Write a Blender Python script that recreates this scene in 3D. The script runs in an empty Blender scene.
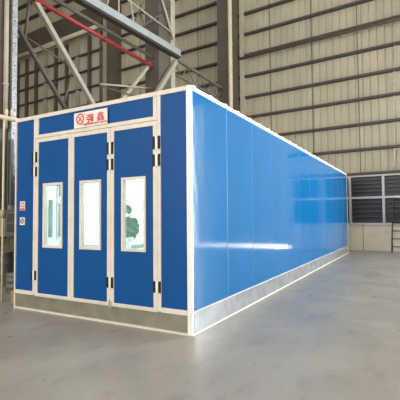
import bpy, bmesh, math, random
from mathutils import Vector, Matrix
random.seed(7)
S = bpy.context.scene
COL = S.collection
# ---------------------------------------------------------------- camera
cam = bpy.data.cameras.new('camera'); co = bpy.data.objects.new('camera', cam); COL.objects.link(co)
cam.sensor_width = 36; cam.lens = 392.52 / 400 * 36; cam.clip_end = 300
yaw, pit, rol = 0.5074605, 0.0435427, -0.0088198
fw = Vector((-math.sin(yaw)*math.cos(pit), math.cos(yaw)*math.cos(pit), math.sin(pit)))
rt = Vector((math.cos(yaw), math.sin(yaw), 0)); up = rt.cross(fw)
a = math.cos(rol)*rt + math.sin(rol)*up; b = -math.sin(rol)*rt + math.cos(rol)*up
m = Matrix((a, b, -fw)).transposed().to_4x4(); m.translation = Vector((2.68289, -4.58315, 1.58714))
co.matrix_world = m
S.camera = co
# ---------------------------------------------------------------- world, lights, exposure
TH = math.radians(-3.5)                   # the hall is turned 3.5 degrees against the booth
KW = 14.869                               # distance of the back wall along the hall
RZ = Matrix.Rotation(TH, 4, 'Z')
def P(u, v, z=0): return RZ @ Vector((u, v, z))
w = bpy.data.worlds.new('world'); S.world = w; w.use_nodes = True
nt = w.node_tree; bg = nt.nodes['Background']
tc = nt.nodes.new('ShaderNodeTexCoord'); sp = nt.nodes.new('ShaderNodeSeparateXYZ'); cr = nt.nodes.new('ShaderNodeValToRGB')
nt.links.new(tc.outputs['Generated'], sp.inputs[0]); nt.links.new(sp.outputs['Z'], cr.inputs[0]); nt.links.new(cr.outputs[0], bg.inputs[0])
cr.color_ramp.elements[0].position = 0.0; cr.color_ramp.elements[0].color = (.55, .50, .42, 1)
cr.color_ramp.elements[1].position = 0.5; cr.color_ramp.elements[1].color = (1, .97, .9, 1)
bg.inputs[1].default_value = 0.40
def area(name, loc, target, sx, sy, power, col):
    l = bpy.data.lights.new(name, 'AREA'); l.shape = 'RECTANGLE'; l.size = sx; l.size_y = sy; l.energy = power; l.color = col
    o = bpy.data.objects.new(name, l); COL.objects.link(o); o.location = loc
    o.rotation_euler = (Vector(target) - Vector(loc)).to_track_quat('-Z', 'Y').to_euler(); return o
area('doorway_daylight', P(11.15, KW+.3, 4), P(11.15, 0, 4), 7.1, 7.8, 3100, (.93, .97, 1))
area('front_fill', (-3, -19, 7), (-2, 0, 1.5), 16, 8, 1550, (1, .94, .83))  # added fill lamp behind the camera, brightens the booth front
area('side_daylight', P(19, 3, 7), P(0, 3, 1.5), 16, 7, 750, (1, .97, .93))
sun = bpy.data.lights.new('sun', 'SUN'); sun.energy = 70; sun.angle = .01; so = bpy.data.objects.new('sun', sun); COL.objects.link(so)
so.rotation_euler = (P(.05, -1, 0) + Vector((0, 0, -.40))).to_track_quat('-Z', 'Y').to_euler()   # low behind the back wall
S.view_settings.view_transform = 'Standard'; S.view_settings.look = 'None'
S.view_settings.gamma = 1; S.view_settings.use_curve_mapping = False
S.view_settings.exposure = 0.95
# ---------------------------------------------------------------- materials
def mat(name, col, rough=.5, metal=0, var=0, vscale=3, bump=0, bscale=8, col2=None, emit=None, stretch=(1, 1, 1), coat=0, detail=4, spec=.5):
    M = bpy.data.materials.new(name); M.use_nodes = True; t = M.node_tree; p = t.nodes['Principled BSDF']
    p.inputs['Base Color'].default_value = (*col, 1); p.inputs['Roughness'].default_value = rough; p.inputs['Metallic'].default_value = metal; p.inputs['Specular IOR Level'].default_value = spec
    if coat: p.inputs['Coat Weight'].default_value = coat; p.inputs['Coat Roughness'].default_value = .04
    c = t.nodes.new('ShaderNodeTexCoord'); mp = t.nodes.new('ShaderNodeMapping'); mp.inputs['Scale'].default_value = stretch
    t.links.new(c.outputs['Object'], mp.inputs[0])
    if col2 is None: col2 = tuple(x*(1-var) for x in col); col1 = tuple(min(1, x*(1+var)) for x in col)
    else: col1 = col
    n = t.nodes.new('ShaderNodeTexNoise'); n.inputs['Scale'].default_value = vscale; n.inputs['Detail'].default_value = detail
    r = t.nodes.new('ShaderNodeValToRGB'); r.color_ramp.elements[0].position = .35; r.color_ramp.elements[1].position = .65
    r.color_ramp.elements[0].color = (*col2, 1); r.color_ramp.elements[1].color = (*col1, 1)
    t.links.new(mp.outputs[0], n.inputs['Vector']); t.links.new(n.outputs[0], r.inputs[0]); t.links.new(r.outputs[0], p.inputs['Base Color'])
    if bump:
        n2 = t.nodes.new('ShaderNodeTexNoise'); n2.inputs['Scale'].default_value = bscale; n2.inputs['Detail'].default_value = 2
        bm = t.nodes.new('ShaderNodeBump'); bm.inputs['Strength'].default_value = bump; bm.inputs['Distance'].default_value = .05
        t.links.new(mp.outputs[0], n2.inputs['Vector']); t.links.new(n2.outputs[0], bm.inputs['Height']); t.links.new(bm.outputs[0], p.inputs['Normal'])
    if emit: p.inputs['Emission Color'].default_value = (*emit[:3], 1); p.inputs['Emission Strength'].default_value = emit[3]
    return M
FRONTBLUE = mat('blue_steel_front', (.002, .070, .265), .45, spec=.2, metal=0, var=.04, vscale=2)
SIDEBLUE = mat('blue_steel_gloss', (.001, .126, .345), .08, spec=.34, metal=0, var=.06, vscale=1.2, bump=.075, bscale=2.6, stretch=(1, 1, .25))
CREAM = mat('cream_trim', (.68, .635, .565), .4, 0, .05, 6)
WHITE = mat('white_trim', (.82, .82, .80), .35, 0, .03, 6)
JOINT = mat('pale_blue_joint', (.04, .24, .50), .25, 0, .05, 3)
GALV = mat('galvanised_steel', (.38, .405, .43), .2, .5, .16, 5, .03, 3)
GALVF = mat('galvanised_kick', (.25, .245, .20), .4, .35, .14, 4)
GALVP = mat('galvanised_post', (.36, .39, .41), .4, .3, .35, 18)
BLACK = mat('black_plastic', (.004, .004, .005), .7)
CLAD = mat('beige_cladding', (.475, .44, .345), .6, 0, .09, 1.3, stretch=(1, 1, .3))
CLADL = mat('grey_green_cladding', (.52, .50, .40), .6, 0, .10, 1.3, stretch=(1, 1, .3))
SEAM = mat('cladding_joint', (.16, .14, .11), .7)
LATT = mat('lattice_paint', (.17, .15, .125), .6, 0, .08, 2)
GIRT = mat('girt_steel', (.085, .078, .072), .6, .1, .1, 3)
COLM = mat('column_paint', (.11, .094, .074), .6, 0, .10, 1.5)
COLL = mat('column_edge_paint', (.42, .38, .31), .6, 0, .08, 2)
BRACEL = mat('pale_brace_paint', (.38, .355, .30), .6, 0, .06, 2)
BRACED = mat('dark_brace_paint', (.10, .092, .08), .6, 0, .1, 2)
BEAM = mat('crane_beam_paint', (.34, .38, .40), .5, 0, .06, 2)
REDP = mat('red_pipe_paint', (.28, .028, .035), .45, 0, .1, 3)
PVC = mat('cream_pipe', (.74, .64, .48), .45, 0, .05, 3)
PLINTH = mat('painted_concrete', (.74, .66, .53), .8, 0, .07, 2)
LOUV = mat('louvre_blade', (.030, .032, .045), .45, .2, .15, 3)
LOUVE = mat('louvre_edge', (.085, .085, .10), .4, .2, .1, 3)
LFRAME = mat('window_frame_metal', (.52, .52, .50), .45, .2, .06, 3)
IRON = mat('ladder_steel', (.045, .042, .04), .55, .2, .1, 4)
INNER = mat('booth_lining', (.86, .88, .865), .45, 0, .02, 2)
PANE2 = mat('light_box_glass', (.22, .34, .30), .2, 0, .08, 3)
LEAF = mat('leaf_grey_green', (.16, .25, .20), .5, 0, .2, 6)
POT = mat('pot_glaze', (.62, .66, .62), .4)
RED = mat('sign_red', (.62, .03, .045), .5)
STWHITE = mat('sign_white', (.80, .74, .68), .5)
STBLUE = mat('sign_blue', (.03, .06, .16), .5)
TUBE = mat('lamp_tube', (.9, .95, .93), .5, emit=(.93, 1, .97, 17))
BEIGE = mat('cabinet_beige', (.36, .33, .22), .5, 0, .05, 3)
GREYP = mat('cabinet_panel_grey', (.18, .19, .19), .4)
TERRA = mat('terracotta', (.30, .17, .12), .8, 0, .1, 8)
DRUM = mat('drum_grey', (.11, .11, .10), .5, .1, .1, 5)
TARP = mat('olive_tarp', (.085, .08, .045), .8, 0, .25, 4, .3, 6)
TRUNK = mat('trunking_grey', (.13, .145, .155), .45, .2, .08, 3)
def floor_mat():
    M = mat('concrete_floor', (.335, .31, .27), .3, 0, 0, .9, .05, 14, col2=(.28, .258, .222), detail=9)
    t = M.node_tree; p = t.nodes['Principled BSDF']
    n = t.nodes.new('ShaderNodeTexNoise'); n.inputs['Scale'].default_value = 2.2; n.inputs['Detail'].default_value = 8
    r = t.nodes.new('ShaderNodeMapRange'); r.inputs[1].default_value = .3; r.inputs[2].default_value = .7; r.inputs[3].default_value = .26; r.inputs[4].default_value = .5
    c = t.nodes.new('ShaderNodeTexCoord'); t.links.new(c.outputs['Object'], n.inputs['Vector']); t.links.new(n.outputs[0], r.inputs[0]); t.links.new(r.outputs[0], p.inputs['Roughness'])
    # fine darker scuffs
    n3 = t.nodes.new('ShaderNodeTexNoise'); n3.inputs['Scale'].default_value = 5; n3.inputs['Detail'].default_value = 12; n3.inputs['Roughness'].default_value = .7
    mp = t.nodes.new('ShaderNodeMapping'); mp.inputs['Scale'].default_value = (1, .35, 1); mp.inputs['Rotation'].default_value = (0, 0, .9)
    t.links.new(c.outputs['Object'], mp.inputs[0]); t.links.new(mp.outputs[0], n3.inputs['Vector'])
    r3 = t.nodes.new('ShaderNodeValToRGB'); r3.color_ramp.elements[0].position = .36; r3.color_ramp.elements[0].color = (.84, .835, .83, 1); r3.color_ramp.elements[1].position = .47; r3.color_ramp.elements[1].color = (1, 1, 1, 1)
    t.links.new(n3.outputs[0], r3.inputs[0])
    mx = t.nodes.new('ShaderNodeMix'); mx.data_type = 'RGBA'; mx.blend_type = 'MULTIPLY'; mx.inputs[0].default_value = 1
    src = p.inputs['Base Color'].links[0].from_socket
    t.links.new(src, mx.inputs[6]); t.links.new(r3.outputs[0], mx.inputs[7]); t.links.new(mx.outputs[2], p.inputs['Base Color'])
    return M
FLOOR = floor_mat()
def glass_mat():
    M = bpy.data.materials.new('window_glass'); M.use_nodes = True; t = M.node_tree; t.nodes.clear()
    o = t.nodes.new('ShaderNodeOutputMaterial'); mx = t.nodes.new('ShaderNodeMixShader'); tr = t.nodes.new('ShaderNodeBsdfTransparent'); gl = t.nodes.new('ShaderNodeBsdfGlossy'); f = t.nodes.new('ShaderNodeLayerWeight'); pw_ = t.nodes.new('ShaderNodeMath'); pw_.operation = 'POWER'; pw_.inputs[1].default_value = 5; ad = t.nodes.new('ShaderNodeMath'); ad.operation = 'MULTIPLY_ADD'; ad.inputs[1].default_value = .8; ad.inputs[2].default_value = .025
    tr.inputs[0].default_value = (.92, .97, .95, 1); gl.inputs['Roughness'].default_value = .02; f.inputs[0].default_value = .5; t.links.new(f.outputs['Facing'], pw_.inputs[0]); t.links.new(pw_.outputs[0], ad.inputs[0])
    t.links.new(ad.outputs[0], mx.inputs[0]); t.links.new(tr.outputs[0], mx.inputs[1]); t.links.new(gl.outputs[0], mx.inputs[2]); t.links.new(mx.outputs[0], o.inputs[0])
    return M
GLASS = glass_mat()
# ---------------------------------------------------------------- mesh helpers
class MB:
    def __init__(s): s.bm = bmesh.new()
    def box(s, x0, x1, y0, y1, z0, z1, mi=0):
        vs = [s.bm.verts.new(c) for c in ((x0,y0,z0),(x1,y0,z0),(x1,y1,z0),(x0,y1,z0),(x0,y0,z1),(x1,y0,z1),(x1,y1,z1),(x0,y1,z1))]
        for f in ((0,3,2,1),(4,5,6,7),(0,1,5,4),(1,2,6,5),(2,3,7,6),(3,0,4,7)):
            s.bm.faces.new([vs[i] for i in f]).material_index = mi
        return s
    def bar(s, p, q, w, h=None, mi=0):
        """rectangular bar between two points"""
        p = Vector(p); q = Vector(q); d = (q-p).normalized(); h = h or w
        r = Vector((0,0,1)) if abs(d.z) < .9 else Vector((1,0,0))
        x = d.cross(r).normalized(); y = x.cross(d).normalized()
        ring = lambda c: [s.bm.verts.new(c + x*sx*w/2 + y*sy*h/2) for sx, sy in ((-1,-1),(1,-1),(1,1),(-1,1))]
        A = ring(p); B = ring(q)
        for i in range(4): s.bm.faces.new((A[i], A[(i+1)%4], B[(i+1)%4], B[i])).material_index = mi
        s.bm.faces.new(A[::-1]); s.bm.faces.new(B); return s
    def tube(s, pts, r, n=12, mi=0):
        pts = [Vector(p) for p in pts]; rings = []
        for i, p in enumerate(pts):
            d = (pts[min(i+1, len(pts)-1)] - pts[max(i-1, 0)]).normalized()
            ref = Vector((0,0,1)) if abs(d.z) < .9 else Vector((1,0,0))
            x = d.cross(ref).normalized(); y = x.cross(d).normalized()
            rr = r[i] if isinstance(r, (list, tuple)) else r
            rings.append([s.bm.verts.new(p + (x*math.cos(2*math.pi*k/n) + y*math.sin(2*math.pi*k/n))*rr) for k in range(n)])
        for A, B in zip(rings, rings[1:]):
            for k in range(n):
                f = s.bm.faces.new((A[k], A[(k+1)%n], B[(k+1)%n], B[k])); f.smooth = True; f.material_index = mi
        s.bm.faces.new(rings[0][::-1]); s.bm.faces.new(rings[-1]); return s
    def poly(s, pts, y0, y1, mi=0):
        """prism: outline in x,z pushed from y0 to y1"""
        A = [s.bm.verts.new((x, y0, z)) for x, z in pts]; B = [s.bm.verts.new((x, y1, z)) for x, z in pts]; n = len(pts)
        for i in range(n): s.bm.faces.new((A[i], A[(i+1)%n], B[(i+1)%n], B[i])).material_index = mi
        s.bm.faces.new(A[::-1]).material_index = mi; s.bm.faces.new(B).material_index = mi; return s
    def build(s, name, m, parent=None, bevel=0, loc=None, rz=0, label=None):
        bmesh.ops.recalc_face_normals(s.bm, faces=s.bm.faces)
        me = bpy.data.meshes.new(name); s.bm.to_mesh(me); s.bm.free()
        for x in (m if isinstance(m, (list, tuple)) else [m]): me.materials.append(x)
        o = bpy.data.objects.new(name, me); COL.objects.link(o); o.parent = parent
        if bevel:
            md = o.modifiers.new('bevel', 'BEVEL'); md.width = bevel; md.segments = 2; md.limit_method = 'ANGLE'
        if loc is not None: o.location = loc
        if rz: o.rotation_euler = (0, 0, rz)
        if label: o['label'] = label
        return o
def tag(o, label=None, cat=None, group=None, kind=None):
    if label: o['label'] = label
    if cat: o['category'] = cat
    if group: o['group'] = group
    if kind: o['kind'] = kind
    return o
def empty(name, loc, label=None, cat=None, group=None, kind=None, rz=0):
    o = bpy.data.objects.new(name, None); COL.objects.link(o); o.location = loc; o.rotation_euler = (0, 0, rz); o.empty_display_size = .2
    return tag(o, label, cat, group, kind)
def part_copy(o, parent, loc):
    c = o.copy(); COL.objects.link(c); c.parent = parent; c.location = loc; return c
# ---------------------------------------------------------------- setting: floor
f = MB().box(-42, 22, -22, 24, -.2, 0).build('floor', FLOOR); tag(f, 'grey polished concrete floor with faint scuffs', kind='structure')
# ---------------------------------------------------------------- back wall (local frame: x along the wall, y = depth, 0 at the wall face)
def cladding(mb, x0, x1, z0, z1, pitch=.33, y=0.0):
    n = max(1, round((x1-x0)/pitch)); p = (x1-x0)/n; prof = []
    for i in range(n):
        x = x0 + i*p
        prof += [(x, y), (x+p*.72, y), (x+p*.80, y+.04), (x+p*.92, y+.04)]
    prof.append((x1, y))
    lo = [mb.bm.verts.new((px, py, z0)) for px, py in prof]; hi = [mb.bm.verts.new((px, py, z1)) for px, py in prof]
    for i in range(len(prof)-1): mb.bm.faces.new((lo[i], lo[i+1], hi[i+1], hi[i]))
    mb.box(x0, x1, y+.045, y+.09, z0, z1)
wb = empty('wall_back', P(0, KW, 0), 'tall back wall of ribbed beige steel sheeting on dark horizontal girts', kind='structure', rz=TH)
mb = MB()
cladding(mb, -17.0, 2.0, 3.5, 19.5); cladding(mb, -17.0, -5.35, 1.2, 3.5)
cladding(mb, 2.0, 14.8, 8.0, 17.5); cladding(mb, 14.8, 18, 1.2, 17.5)
mb.build('cladding', CLAD, wb)
mb = MB(); cladding(mb, -36, -17.0, 14.6, 21.5); cladding(mb, -36, -28, 0, 15.6)
mb.build('cladding', CLADL, wb)
mb = MB().box(-28, 2.0, 0.0, .22, 0, 1.2); mb.box(14.8, 18, 0, .22, 0, 1.2)
mb.build('plinth', PLINTH, wb, label='cream painted concrete base of the back wall')
mb = MB()
for x in (-6.4, -4.3, -2.45, -.48, .74): mb.box(x-.012, x+.012, -.006, 0, 0, 1.19)
mb.build('plinth_joint', SEAM, wb)
mb = MB().box(-5.35, 2.0, -.10, 0.0, 1.17, 1.26); mb.build('window_sill', LFRAME, wb)
def girt(x0, x1, z, h=.12, d=.20):
    z -= .08 if z > 7 else .03
    g = MB().box(x0, x1, -d, -.0, z-h/2, z-h/2+.03).box(x0, x1, -d, -d+.02, z-h/2, z+h/2)
    return g.build('girt', GIRT, wb)
for z in (3.54, 4.66, 5.83, 7.0, 8.14, 9.30, 10.47, 11.64, 12.80, 13.97, 15.1): girt(-6.70, 2.0 if z < 8 else 17.5, z)
for z in (7.0, 8.14, 9.30, 10.42, 11.62, 12.80, 13.97, 15.1, 16.3): girt(-15.5, -7.7, z)
for z in (16.75, 18.1, 19.4): girt(-33, -17.0, z, .2)
for x, z0 in ((-4.86, 3.6), (-2.67, 3.6), (-.51, 3.6), (-9.4, 5), (-13.9, 5)):
    MB().box(x-.02, x+.02, -.012, .0, z0, 16).build('joint_strip', SEAM, wb)
MB().box(-6.55, -6.3, -.24, -.02, 3.5, 17).build('jamb_strip', CLAD, wb)
# dark heads / wall posts of the left bay
MB().box(-16.5, -15.6, -.5, 0, 0, 19.5).build('wall_post', COLM, wb)
MB().box(-17.0, -16.62, -.35, 0, 0, 19.5).build('wall_post', COLL, wb, label='pale steel wall post beside the dark one')
MB().box(-33, -17.05, -.55, 0, 15.05, 16.5).build('door_head', COLM, wb)
# unseen side wall and roof, added to keep skylight off the left bay
mb = MB(); mb.box(-36.2, -36, -22, KW+.1, 0, 21.6)
o = mb.build('added_wall_left', CLADL); o.rotation_euler = (0, 0, TH); tag(o, 'far left side wall, added to darken the left bay', kind='structure')
o = MB().box(-36, -17, -8, KW+.1, 21.6, 21.8).build('ceiling_shade', COLM); o.rotation_euler = (0, 0, TH); tag(o, 'roof piece added out of view to darken the left bay', kind='structure')
# louvred strip window
win = empty('window_1', P(0, KW, 0), 'dark louvred strip window with pale frame low on the back wall', kind='structure', rz=TH)
mb = MB().box(-5.35, 2.0, .06, .12, 1.2, 3.5); mb.build('backing', LOUV, win)
xs = [-5.3, -3.9, -2.45, -1.0, .43, 1.92]
for x in xs: MB().box(x-.05, x+.05, -.09, .05, 1.26, 3.46).build('mullion', LFRAME, win)
for z in (2.41, 3.42): MB().box(-5.35, 2.0, -.10, .05, z-.05, z+.05).build('transom', LFRAME, win)
for i in range(len(xs)-1):
    for z0, z1 in ((1.27, 2.35), (2.47, 3.36)):
        mb = MB(); n = 5
        for k in range(n):
            z = z0 + (k+.5)*(z1-z0)/n; h = (z1-z0)/n*.55
            mb.bar((xs[i]+.05, 0.0, z), (xs[i+1]-.05, 0.0, z), .012, .10).box(xs[i]+.05, xs[i+1]-.05, -.05, -.02, z-h/2, z-h/2+.03, 1)
        mb.build('louvre_panel', [LOUV, LOUVE], win)
# sliding door to the right of the louvres, raised a hand's breadth, with the open doorway beside it
d2 = empty('door_2', P(0, KW, 0), 'ribbed steel sliding door standing right of the louvred window', kind='structure', rz=TH)
mb = MB(); cladding(mb, 2.05, 7.5, .20, 8.0); mb.build('door_leaf', CLAD, d2)
MB().box(2.05, 7.5, -.06, 0, .16, .30).build('bottom_rail', LFRAME, d2)
MB().box(1.93, 2.12, -.06, .2, 0, 8.0).build('jamb', LFRAME, d2)
MB().box(2.05, 14.9, -.2, 0, 8.0, 8.25).build('door_track', LFRAME, d2)
# huge framed sliding door in the left bay, seen over the booth
d1 = empty('door_1', P(0, KW, 0), 'huge sliding door framed by vertical posts and thin rails, left bay', kind='structure', rz=TH)
mb = MB(); cladding(mb, -28, -17.05, 1.2, 14.7, .45); mb.build('door_leaf', CLADL, d1)
x = -27.3
for i in range(9):
    wd = .10 if i not in (3, 6) else .14
    MB().box(x-wd, x+wd, -.22, 0, 0, 14.7).build('door_post', COLL if i in (3, 6) else COLM, d1); x += 1.24
for i in range(8):
    z = 14.7 - 1.25*(i+1); MB().box(-28, -17.05, -.26, 0, z-.035, z+.035).build('door_rail', GIRT, d1)
MB().tube([(-28.2, -.75, 14.75), (-17.0, -.75, 14.75)], .14).build('track_rail', PVC, d1, label='cream tubular top track')
# ---------------------------------------------------------------- columns, crane beam, bracing (hall frame)
def hall(name, u, v, z, label, cat, group=None): return empty(name, P(u, v, z), label, cat, group, rz=TH)
def column(u, v, su, sv, label, seams, top=17.5, edge=None):
    t = hall('steel_column', u, v, 0, label, 'column', 'box columns of the left row')
    MB().box(-su/2, su/2, -sv/2, sv/2, 0.04, top).build('shaft', COLM, t)
    MB().box(-su/2-.1, su/2+.1, -sv/2-.1, sv/2+.1, 0, .04).build('base_plate', COLM, t)
    for z in seams: MB().box(-su/2-.01, su/2+.01, -sv/2-.01, sv/2+.01, z-.02, z+.02).build('joint_band', SEAM, t)
    if edge: MB().box(su/2, su/2+.03, sv/2-edge, sv/2, .05, top).build('edge_flange', COLL, t)
    return t
column(-7.475, 1.2, .75, 1.0, 'brown box column at the left picture edge behind the galvanised post', (5.2,), top=8.4)
column(-7.475, 8.8, .75, 1.1, 'brown box column where the grey crane beam ends', (6, 9.6), edge=.30)
column(-7.08, 14.25, .92, .7, 'brown box column against the back wall carrying a cream downpipe', (7.2, 9.6, 11.9))
def downpipe(u, v, r, z1, label, m, z0=0):
    t = hall('downpipe', u, v, 0, label, 'pipe')
    MB().tube([(0, 0, z0), (0, 0, z1)], r).build('pipe', m, t)
    for z in [x for x in (2.5, 5.2, 8, 10.8, 13.5) if z0 < x < z1]: MB().tube([(0, 0, z-.04), (0, 0, z+.04)], r+.015).build('bracket', m, t)
downpipe(-6.66, 13.76, .11, 17.4, 'cream downpipe on the column against the back wall', PVC)
downpipe(-7.02, 1.56, .06, 8.3, 'slim cream downpipe on the column at the left picture edge', COLL, 4.0)
t = hall('galvanised_post', -7.01, 1.76, 0, 'speckled galvanised square post rising behind the left booth corner', 'post')
MB().box(-.07, .07, -.07, .07, .02, 8.45).build('tube', GALVP, t)
MB().box(-.15, .15, -.15, .15, 0, .02).build('foot_plate', GALVP, t)
for i in range(12): MB().tube([(.069, 0, .8+i*.62), (.074, 0, .8+i*.62)], .018, 8).build('bolt_hole', BLACK, t)
t = hall('cable_trunking', -7.0, 1.60, 1.95, 'grey steel cable trunking above the beige cabinet', 'trunking')
MB().box(.02, .2, .0, .08, 0, 1.75).build('duct', TRUNK, t, bevel=.01)
MB().box(.10, .12, -.01, 0, .02, 1.7).build('cover_seam', BLACK, t)
t = hall('crane_beam', -7.05, 0, 8.47, 'pale grey crane runway beam running overhead above the booth', 'beam')
MB().box(.10, .20, -3, 9.48, .20, .47).build('channel', BEAM, t, label='pale channel facing the hall')
MB().box(-.04, .19, -3, 9.45, .10, .20).build('shade_flange', IRON, t, label='bottom plate coloured dark as underside shade')  # near-black colour stands in for the shade under the beam
MB().box(.0, .05, -3, 9.40, .20, .46).build('web', BRACED, t)
MB().box(-.04, .10, -3, 9.45, .40, .46).build('upper_flange', BRACED, t)
for v in (7.4, 4.9): MB().tube([(.20, v, .30), (.22, v, .30)], .05, 10).build('bolt', BEAM, t)
def memb(parent, name, a, c, w, m, tube=False, label=None, u=0):
    p = (u, a[0], a[1]); q = (u, c[0], c[1])
    mb = MB(); (mb.tube([p, q], w/2) if tube else mb.bar(p, q, w))
    return mb.build(name, m, parent, label=label)
t = hall('column_bracing', -7.42, 0, 0, 'crossing pale and dark steel braces between the two near columns', 'bracing')
memb(t, 'brace', (2.2, 8.55), (5.1, 5.26), .14, BRACEL, label='pale diagonal brace', u=.1)
memb(t, 'brace', (1.75, 7.55), (4.1, 4.78), .15, BRACED, True, label='dark tubular diagonal brace', u=.0)
memb(t, 'brace', (2.54, 8.5), (2.36, 6.8), .09, BRACED, True)
memb(t, 'brace', (2.30, 6.95), (3.85, 6.60), .06, BRACED, True)
memb(t, 'brace', (4.08, 6.4), (3.72, 5.1), .06, BRACED, True)
memb(t, 'brace', (1.75, 8.6), (8.5, 8.31), .13, COLM, True, label='dark brown tubular tie')
memb(t, 'brace', (9.30, 8.42), (7.4, 5.9), .17, BRACEL, label='pale knee brace', u=.42)
memb(t, 'brace', (8.25, 8.1), (6.1, 5.6), .13, COLL, u=-.15)
memb(t, 'brace', (5.3, 6.35), (8.25, 7.0), .07, COLL, True)
memb(t, 'brace', (5.3, 6.28), (8.25, 6.45), .05, BRACED, True)
t = hall('red_pipe', -7.28, 1.5, 8.17, 'dark red steel pipe running overhead below the crane beam', 'pipe')
MB().tube([(.0, 0, 0), (.0, 6.5, -.327)], .072).build('pipe', REDP, t)
for v in (1.1, 3.9): MB().tube([(0, v-.05, -.0504*v+.0025), (0, v+.05, -.0504*v-.0025)], .095).build('coupling', REDP, t)
t = hall('steel_truss', -7.0, 0, 0, 'light lattice of thin struts above the crane beam', 'truss')
memb(t, 'chord', (3, 9.95), (9.1, 9.58), .08, BRACEL, True)
memb(t, 'chord', (5.6, 11.5), (9.1, 11.5), .08, COLL, True)
for i, (x0, z0, x1, z1) in enumerate(((7.9, 11.5, 9.15, 9.3), (7.9, 11.5, 6.6, 9.0), (6.6, 9.0, 6.0, 11.5), (7.0, 9.0, 8.9, 10.6), (5.2, 9.0, 6.0, 11.5), (6.9, 9.7, 7.3, 9.0), (5.8, 9.8, 5.8, 9.0))):
    memb(t, 'web_strut', (x0, z0), (x1, z1), .10 if i == 0 else .06, COLL if i % 2 == 0 else BRACED, True)
t = hall('lattice_girder', -7.25, 0, 0, 'thin lattice girder linking the middle column to the wall column', 'truss')
memb(t, 'chord', (9.36, 8.72), (13.9, 8.50), .12, LATT)
memb(t, 'chord', (9.36, 7.98), (13.9, 7.85), .08, LATT)
for i in range(4):
    v = 9.5 + i*1.1
    memb(t, 'web_strut', (v, 8.68-.05*i), (v+.55, 7.96-.02*i), .05, LATT, True); memb(t, 'web_strut', (v+.55, 7.96-.02*i), (v+1.1, 8.63-.05*i), .05, LATT, True)
t = hall('brown_pipe', -6.45, KW-.42, 10.15, 'brown steel pipe running along the girts of the back wall', 'pipe')
MB().tube([(0, 0, 0), (20, 0, .0)], .07).build('pipe', COLM, t)
for i in range(9): MB().box(i*2.3+.6, i*2.3+.64, 0, .22, -.02, .24).build('hanger', COLM, t)
t = hall('conduit', .92, KW-.14, 3.48, 'thin pale conduit on the back wall above the ladder', 'conduit')
MB().tube([(-.08, 0, 0), (.02, 0, .9), (.10, 0, 4.5), (.30, 0, 9)], .022).build('tube', LFRAME, t)
for z in (1.0, 4.0, 7): MB().box(.0+.01*z, .1+.01*z, -.03, .13, z, z+.04).build('clip', LFRAME, t)
# leaning ladder
t = hall('ladder', .76, KW-.55, 0, 'dark steel ladder leaning on the back wall under the louvred window', 'ladder')
L0, L1, W = Vector((0, 0, 0)), Vector((.05, .44, 2.37)), .50
for s in (0, 1): MB().bar(L0+Vector((s*W, 0, 0)), L1+Vector((s*W, 0, 0)), .05, .05).build('rail', IRON, t)
for i in range(7):
    c = L0.lerp(L1, (i+.7)/7); MB().tube([c, c+Vector((W, 0, 0))], .020, 8).build('rung', IRON, t)
# ---------------------------------------------------------------- things at the left edge
t = hall('electrical_cabinet', -6.76, 1.30, 1.13, 'beige wall cabinet with two grey panels left of the booth', 'cabinet')
MB().box(-.18, .19, 0, .32, 0, .66).build('body', BEIGE, t, bevel=.012)
for z in (.14, .40): MB().box(.19, .205, .05, .28, z, z+.19).build('panel', GREYP, t, bevel=.004)
MB().box(-.2, .2, -.02, .33, .66, .69).build('lid', BEIGE, t)
t = hall('tarpaulin', -6.70, 1.44, 0, 'dark olive tarpaulin hanging in folds under the beige cabinet', 'tarpaulin')
mb = MB(); pts = []
n = 24
fr = [(-.35+.95*i/n, .05*math.sin(i*1.7)+.02*math.sin(i*.6)) for i in range(n+1)]
lo = [mb.bm.verts.new((x, y*1.6, .02)) for x, y in fr]; hi = [mb.bm.verts.new((x, y*.6, 1.1)) for x, y in fr]
lo2 = [mb.bm.verts.new((x, y*1.6+.02, .02)) for x, y in fr]; hi2 = [mb.bm.verts.new((x, y*.6+.02, 1.1)) for x, y in fr]
for i in range(n):
    for A, B in ((lo, hi), (hi2, lo2), (hi, hi2), (lo2, lo)):
        mb.bm.faces.new((A[i], A[i+1], B[i+1], B[i])).smooth = True
mb.build('sheet', TARP, t)
t = hall('air_pipe', -4.4, 0, 3.58, 'cream air pipe running back past the top left booth corner', 'pipe')
MB().tube([(0, -2.2, 0), (0, 6.5, 0)], .045).build('pipe', PVC, t)
MB().tube([(0, -.03, -.04), (0, -.03, -3.58)], .022).build('drop_pipe', PVC, t)
MB().tube([(0, -.03, -1.82), (0, -.03, -1.98)], [.05, .05]).build('valve', BEIGE, t)
for v in (.02, .12): MB().tube([(0, v, .03), (0, v, .13), (0, v, .18)], [.022, .03, .018]).build('nipple', PVC, t)
t = empty('terracotta_block', (-3.90, .28, 0), 'terracotta coloured block on the floor at the left booth corner', 'block')
MB().box(-.10, .11, -.14, .14, 0, .25).build('block', TERRA, t, bevel=.012)
MB().box(-.07, .08, -.10, .10, .25, .262).build('cap', TERRA, t)
def drum(x, y, r, h, label):
    t = empty('steel_drum', (x, y, 0), label, 'drum')
    MB().tube([(0,0,0),(0,0,.02),(0,0,h*.32),(0,0,h*.34),(0,0,h*.36),(0,0,h*.64),(0,0,h*.66),(0,0,h*.68),(0,0,h-.02),(0,0,h)], [r, r*.98, r*.98, r*1.04, r*.98, r*.98, r*1.04, r*.98, r*.98, r*1.02], 24).build('body', DRUM, t)
    MB().tube([(0,0,h-.01),(0,0,h+.015)], r*.9, 24).build('lid', GREYP, t)
drum(-4.98, .95, .20, .40, 'short grey drum on the floor left of the terracotta block')
drum(-6.0, 1.35, .22, .80, 'taller grey drum standing behind the short one')
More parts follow.
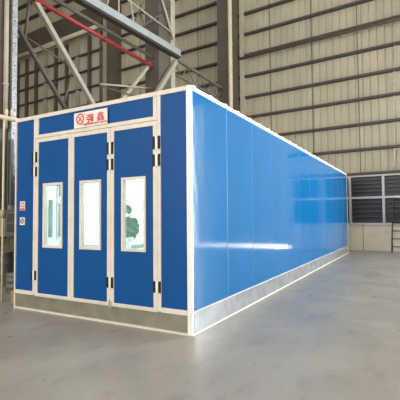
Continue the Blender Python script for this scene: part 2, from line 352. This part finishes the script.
# ---------------------------------------------------------------- the spray booth (world axes)
WX, LY, H = 3.695, 13.377, 3.4
B = empty('spray_booth', (-WX/2, LY/2, 0), 'long blue spray booth with white trim and three windowed doors', 'spray booth')
ox, oy = WX/2, -LY/2           # parent offset: local = world + (ox, oy)
def bb(mb_boxes, name, m, parent=B, bevel=0, label=None, off=True):
    mb = MB()
    for q in mb_boxes: mb.box(q[0]+ox, q[1]+ox, q[2]+oy, q[3]+oy, q[4], q[5], *(q[6:]))
    return mb.build(name, m, parent, bevel, label=label)
T = .05
# front panels
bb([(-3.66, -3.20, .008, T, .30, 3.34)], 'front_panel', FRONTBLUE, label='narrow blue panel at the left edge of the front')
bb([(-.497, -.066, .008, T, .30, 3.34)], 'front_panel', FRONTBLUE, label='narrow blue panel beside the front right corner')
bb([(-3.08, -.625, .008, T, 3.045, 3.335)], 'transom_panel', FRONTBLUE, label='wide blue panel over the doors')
# cream frame of the front
bb([(-3.695, -3.662, -.012, T, 0, 3.4)], 'corner_post', CREAM, bevel=.004)
bb([(-3.195, -3.15, -.012, T, .27, 3.335)], 'door_post', CREAM, bevel=.004)
for q in ((-3.15, -3.078), (-.625, -.56)): bb([(*q, -.008, T, 2.985, 3.335)], 'transom_end', CREAM, bevel=.003)
bb([(-.555, -.497, -.012, T, .27, 3.335)], 'door_post', CREAM, bevel=.004)
bb([(-3.662, -.066, -.012, T, 3.335, 3.4)], 'top_rail', CREAM, bevel=.004)
bb([(-3.08, -.625, -.012, T, 2.985, 3.045)], 'transom_rail', CREAM, bevel=.004)
for q in ((-3.662, -3.195), (-.497, -.068)): bb([(*q, -.012, T, .262, .33)], 'panel_rail', CREAM, bevel=.004)
bb([(-.068, 0.0, -.012, T, 0, 3.4)], 'corner_post', WHITE, bevel=.006)
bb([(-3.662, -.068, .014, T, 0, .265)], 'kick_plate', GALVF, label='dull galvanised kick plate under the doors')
bb([(-3.662, -.068, -.014, .014, 0, .028)], 'floor_strip', CREAM)
bb([(-3.15, -.555, -.002, T, .255, .272)], 'threshold', CREAM)
# doors
def hinge(x, z0, z1, door):
    h = bb([(x-.018, x+.018, -.022, -.010, z0, z1)], 'hinge', WHITE, door)
    bb([(x-.064, x-.030, -.026, -.008, z0, z1)], 'hinge_leaf', BLACK, h, .002)
    bb([(x+.030, x+.064, -.026, -.008, z0, z1)], 'hinge_leaf', BLACK, h, .002)
def door(x0, x1, wx0, wx1, gl, gr, label, stl, str_):
    wz0, wz1 = 1.090, 2.190
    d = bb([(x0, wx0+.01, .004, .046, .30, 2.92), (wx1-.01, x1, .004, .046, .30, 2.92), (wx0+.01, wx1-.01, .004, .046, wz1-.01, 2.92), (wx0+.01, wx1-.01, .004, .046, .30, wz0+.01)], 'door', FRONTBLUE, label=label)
    bb([(stl, x0+.003, -.010, .046, .275, 2.978), (x1-.003, str_, -.010, .046, .275, 2.978), (x0, x1, -.010, .046, 2.912, 2.978), (x0, x1, -.010, .046, .275, .310)], 'door_frame', CREAM, d, .003)
    bb([(wx0, wx0+.04, -.014, .055, wz0, wz1), (wx1-.04, wx1, -.014, .055, wz0, wz1), (wx0+.04, wx1-.04, -.014, .055, wz1-.042, wz1), (wx0+.04, wx1-.04, -.014, .055, wz0, wz0+.042)], 'window_frame', CREAM, d, .003)
    bb([(wx0+.04, wx1-.04, .030, .036, wz0+.042, wz1-.042)], 'window_pane', GLASS, d)
    return d
dl = door(-3.076, -2.337, -2.949, -2.474, 0, 0, 'left blue door leaf', -3.146, -2.277)
dm = door(-2.213, -1.493, -2.08, -1.625, 0, 0, 'middle blue door leaf', -2.273, -1.430)
dr = door(-1.364, -.625, -1.215, -.763, 0, 0, 'right blue door leaf', -1.426, -.558)
for d, x in ((dl, -3.165), (dr, -.562), (dm, -1.432)):
    for z0, z1 in ((2.565, 2.75), (2.32, 2.49), (.53, .69)): hinge(x, z0, z1, d)
bb([(-1.455, -1.438, -.024, -.01, .24, .36), (-1.42, -1.40, -.024, -.01, .235, .33)], 'floor_bolt', LFRAME, dr)
# sign board with the emblem and lettering
def S0(x): return x + ox
sb = bb([(-2.190, -1.480, -.030, -.012, 3.045, 3.292)], 'sign_board', STWHITE, bevel=.002, label='white sign board with red emblem and red characters')
def text(body, name, size, x, z, m, parent, y=-.034, sx=1, ext=.002, off=.0):
    c = bpy.data.curves.new(name, 'FONT'); c.body = body; c.size = size; c.extrude = ext; c.offset = off; c.align_x = 'CENTER'; c.align_y = 'CENTER'
    o = bpy.data.objects.new(name + '_curve', c); COL.objects.link(o); bpy.context.view_layer.update()
    me = bpy.data.meshes.new_from_object(o.evaluated_get(bpy.context.evaluated_depsgraph_get())); bpy.data.objects.remove(o)
    xs_ = [v.co.x for v in me.vertices]; zs_ = [v.co.y for v in me.vertices]
    cx, cz = (min(xs_)+max(xs_))/2, (min(zs_)+max(zs_))/2
    for v in me.vertices:
        px, pz, d = (v.co.x-cx)*sx, v.co.y-cz, v.co.z
        v.co = (px + x + ox, y + oy - d, pz + z)
    me.materials.clear(); me.materials.append(m)
    q = bpy.data.objects.new(name, me); COL.objects.link(q); q.parent = parent; return q
def ring(cx, cz, r0, r1, y0, y1, n=28, a0=0, a1=2*math.pi, ez=1):
    mb = MB()
    for i in range(n):
        A = a0 + (a1-a0)*i/n; C = a0 + (a1-a0)*(i+1)/n
        mb.poly([(cx+ox+r*math.cos(t), cz+ez*r*math.sin(t)) for r, t in ((r0, A), (r1, A), (r1, C), (r0, C))], y0+oy, y1+oy)
    return mb
em = ring(-2.05, 3.186, .068, .090, -.034, -.030)
em.poly([(-2.04+ox, 3.108), (-2.02+ox, 3.090), (-1.96+ox, 3.085), (-1.94+ox, 3.098), (-2.0+ox, 3.10)], -.034+oy, -.030+oy)
em.build('emblem', RED, sb)
text('X', 'emblem_letter', .125, -2.05, 3.186, RED, sb, off=.002)
text('强', 'character', .155, -1.83, 3.165, RED, sb, sx=1.08, off=.0022)
text('鑫', 'character', .155, -1.612, 3.180, RED, sb, sx=1.1, off=.0)
text('QIANGXIN SPRAY BOOTH', 'lettering', .044, -1.72, 3.080, RED, sb, sx=.95)
ring(-1.945, 3.255, .008, .012, -.034, -.030, 12).build('registered_mark', RED, sb)
# two small notices on the left panel
n1 = bb([(-3.562, -3.432, -.002, .009, 1.735, 1.895)], 'notice', STWHITE, label='small red and white pictogram notice')
bb([(-3.555, -3.439, -.004, -.002, 1.740, 1.772)], 'notice_bar', RED, n1)
mb = MB()
for cx, cz in ((-3.525, 1.860), (-3.469, 1.860), (-3.525, 1.807), (-3.469, 1.807)):
    for i in range(14):
        A, C = 2*math.pi*i/14, 2*math.pi*(i+1)/14
        mb.poly([(cx+ox+r*math.cos(t), cz+r*math.sin(t)) for r, t in ((.013, A), (.022, A), (.022, C), (.013, C))], -.004+oy, -.002+oy)
    mb.bar((cx+ox-.014, -.003+oy, cz+.014), (cx+ox+.014, -.003+oy, cz-.014), .006, .003)
mb.build('notice_symbols', RED, n1)
n2 = bb([(-3.558, -3.432, -.002, .009, 1.475, 1.610)], 'notice', STWHITE, label='small white notice with a dark blue symbol')
mb = ring(-3.495, 1.545, .034, .050, -.004, -.002, 22)
mb.bar((-3.52+ox, -.003+oy, 1.565), (-3.495+ox, -.003+oy, 1.525), .014, .003).bar((-3.47+ox, -.003+oy, 1.565), (-3.495+ox, -.003+oy, 1.525), .014, .003)
mb.build('notice_symbols', STBLUE, n2)
# right side wall
pw = (LY-.08)/12
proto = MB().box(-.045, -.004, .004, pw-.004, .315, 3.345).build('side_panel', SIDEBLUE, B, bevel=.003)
for i in range(12):
    o = proto if i == 0 else part_copy(proto, B, (0, 0, 0))
    o.location = (ox, .05+i*pw+oy, 0)
for i in range(1, 12): bb([(-.02, -.0005, .05+i*pw-.0105, .05+i*pw+.0025, .318, 3.36)], 'panel_joint', JOINT)
bb([(-.05, -.010, T, LY-.03, .30, 3.36)], 'side_core', WHITE, label='pale joints showing between the side panels')
bb([(-.05, .008, -.0, LY, 3.375, 3.40)], 'side_cap', WHITE, bevel=.004)
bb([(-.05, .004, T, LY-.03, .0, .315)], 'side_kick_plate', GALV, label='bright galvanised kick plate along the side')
bb([(.004, .012, .0, LY, 0, .018)], 'side_floor_strip', WHITE)
bb([(.002, .008, .0, LY-.03, .300, .318)], 'side_drip_rail', LFRAME)
bb([(-.05, .006, LY-.045, LY, 0, 3.4)], 'corner_post', WHITE)
bb([(.0, .006, 0, .022, 0, 3.4)], 'corner_trim', WHITE)
clip = MB().box(-.05, .010, -.035, .035, 3.40, 3.420).build('roof_clip', WHITE, B, bevel=.006)
for i in range(26):
    o = clip if i == 0 else part_copy(clip, B, (0, 0, 0))
    o.location = (ox, .10+i*.52+oy, 0)
# other shell faces and lining
bb([(-WX, -WX+.05, T, LY, .0, 3.4)], 'left_wall', SIDEBLUE)
bb([(-WX+.05, -.05, LY-.05, LY, 0, 3.4)], 'rear_wall', SIDEBLUE)
bb([(-WX, -.0, .0, LY, 3.36, 3.395)], 'roof', WHITE)
bb([(-WX+.05, -WX+.07, T, LY-.05, .02, 3.3), (-.07, -.05, T, LY-.05, .02, 3.3), (-WX+.07, -.07, LY-.07, LY-.05, .02, 3.3), (-WX+.05, -.05, T, LY-.05, 3.28, 3.3)], 'lining', INNER)
bb([(-WX+.05, -.05, T, LY-.05, .0, .2)], 'booth_floor', INNER)
for y in (1.2, 3.4, 5.6, 7.8, 10, 12.2):
    for x in (-2.9, -.9):
        lf = bb([(x-.18, x+.18, y-.7, y+.7, 3.22, 3.28)], 'ceiling_light', WHITE)
        bb([(x-.12, x-.06, y-.62, y+.62, 3.19, 3.22), (x+.06, x+.12, y-.62, y+.62, 3.19, 3.22)], 'lamp_tube', TUBE, lf)
def slim(y0, y1, z0, z1):
    f_ = bb([(-3.625, -3.60, y0-.03, y1+.03, z0-.04, z1+.04)], 'light_box', INNER)
    bb([(-3.60, -3.592, y0, y1, z0, z1)], 'light_box_pane', PANE2, f_)
slim(.655, .745, 1.22, 1.95); slim(.90, .945, 1.22, 1.9); slim(.90, .945, 2.02, 2.32)
for y0 in (1.55, 2.55, 3.15):
    f_ = bb([(-3.625, -3.15, y0, y0+.56, .62, 1.02)], 'light_box', INNER)
    bb([(-3.15, -3.142, y0+.05, y0+.51, .86, .95)], 'light_box_pane', PANE2, f_)
    bb([(-3.15, -3.142, y0+.05, y0+.51, .70, .80)], 'light_box_pane', PANE2, f_)
# plant seen through the right door
t = empty('broad_leaved_plant', (-3.30, 2.78, 1.02), 'grey-green broad-leaved plant seen through the right door window', 'plant', rz=math.radians(-51))
MB().tube([(0,0,0),(0,0,.01),(0,0,.10),(0,0,.11)], [.045, .05, .065, .06], 16).build('pot', POT, t)
MB().tube([(0,0,.09),(0,.02,.35),(.0,-.02,.6),(0,-.07,.74)], .008, 8).build('stem', LEAF, t)
def leaf(cy, cz, ry, rz_, tilt, x, yaw_):
    mb = MB(); n, rings_ = 16, 4
    c = mb.bm.verts.new((0, 0, .0)); prev = None
    for k in range(1, rings_+1):
        r = k/rings_
        ringv = [mb.bm.verts.new((.02*r*r, ry*r*math.cos(2*math.pi*i/n), rz_*r*math.sin(2*math.pi*i/n))) for i in range(n)]
        for i in range(n):
            if prev is None: mb.bm.faces.new((c, ringv[i], ringv[(i+1)%n])).smooth = True
            else: mb.bm.faces.new((prev[i], ringv[i], ringv[(i+1)%n], prev[(i+1)%n])).smooth = True
        prev = ringv
    o = mb.build('leaf', LEAF, t); o.location = (x, cy, cz); o.rotation_euler = (tilt, 0, yaw_)
    md = o.modifiers.new('thickness', 'SOLIDIFY'); md.thickness = .005
leaf(-.06, .77, .085, .115, .5, 0, .0)
for cy, cz, ry, rz_, ti in ((-.05, .48, .10, .12, .3), (.07, .45, .11, .12, -.4), (0, .33, .17, .12, 0), (.09, .27, .12, .10, -.5), (-.08, .22, .12, .13, .3), (.02, .16, .13, .10, -.2), (.14, .37, .07, .06, 0)):
    leaf(cy, cz, ry, rz_, ti, random.uniform(-.03, .03), random.uniform(-.2, .2))
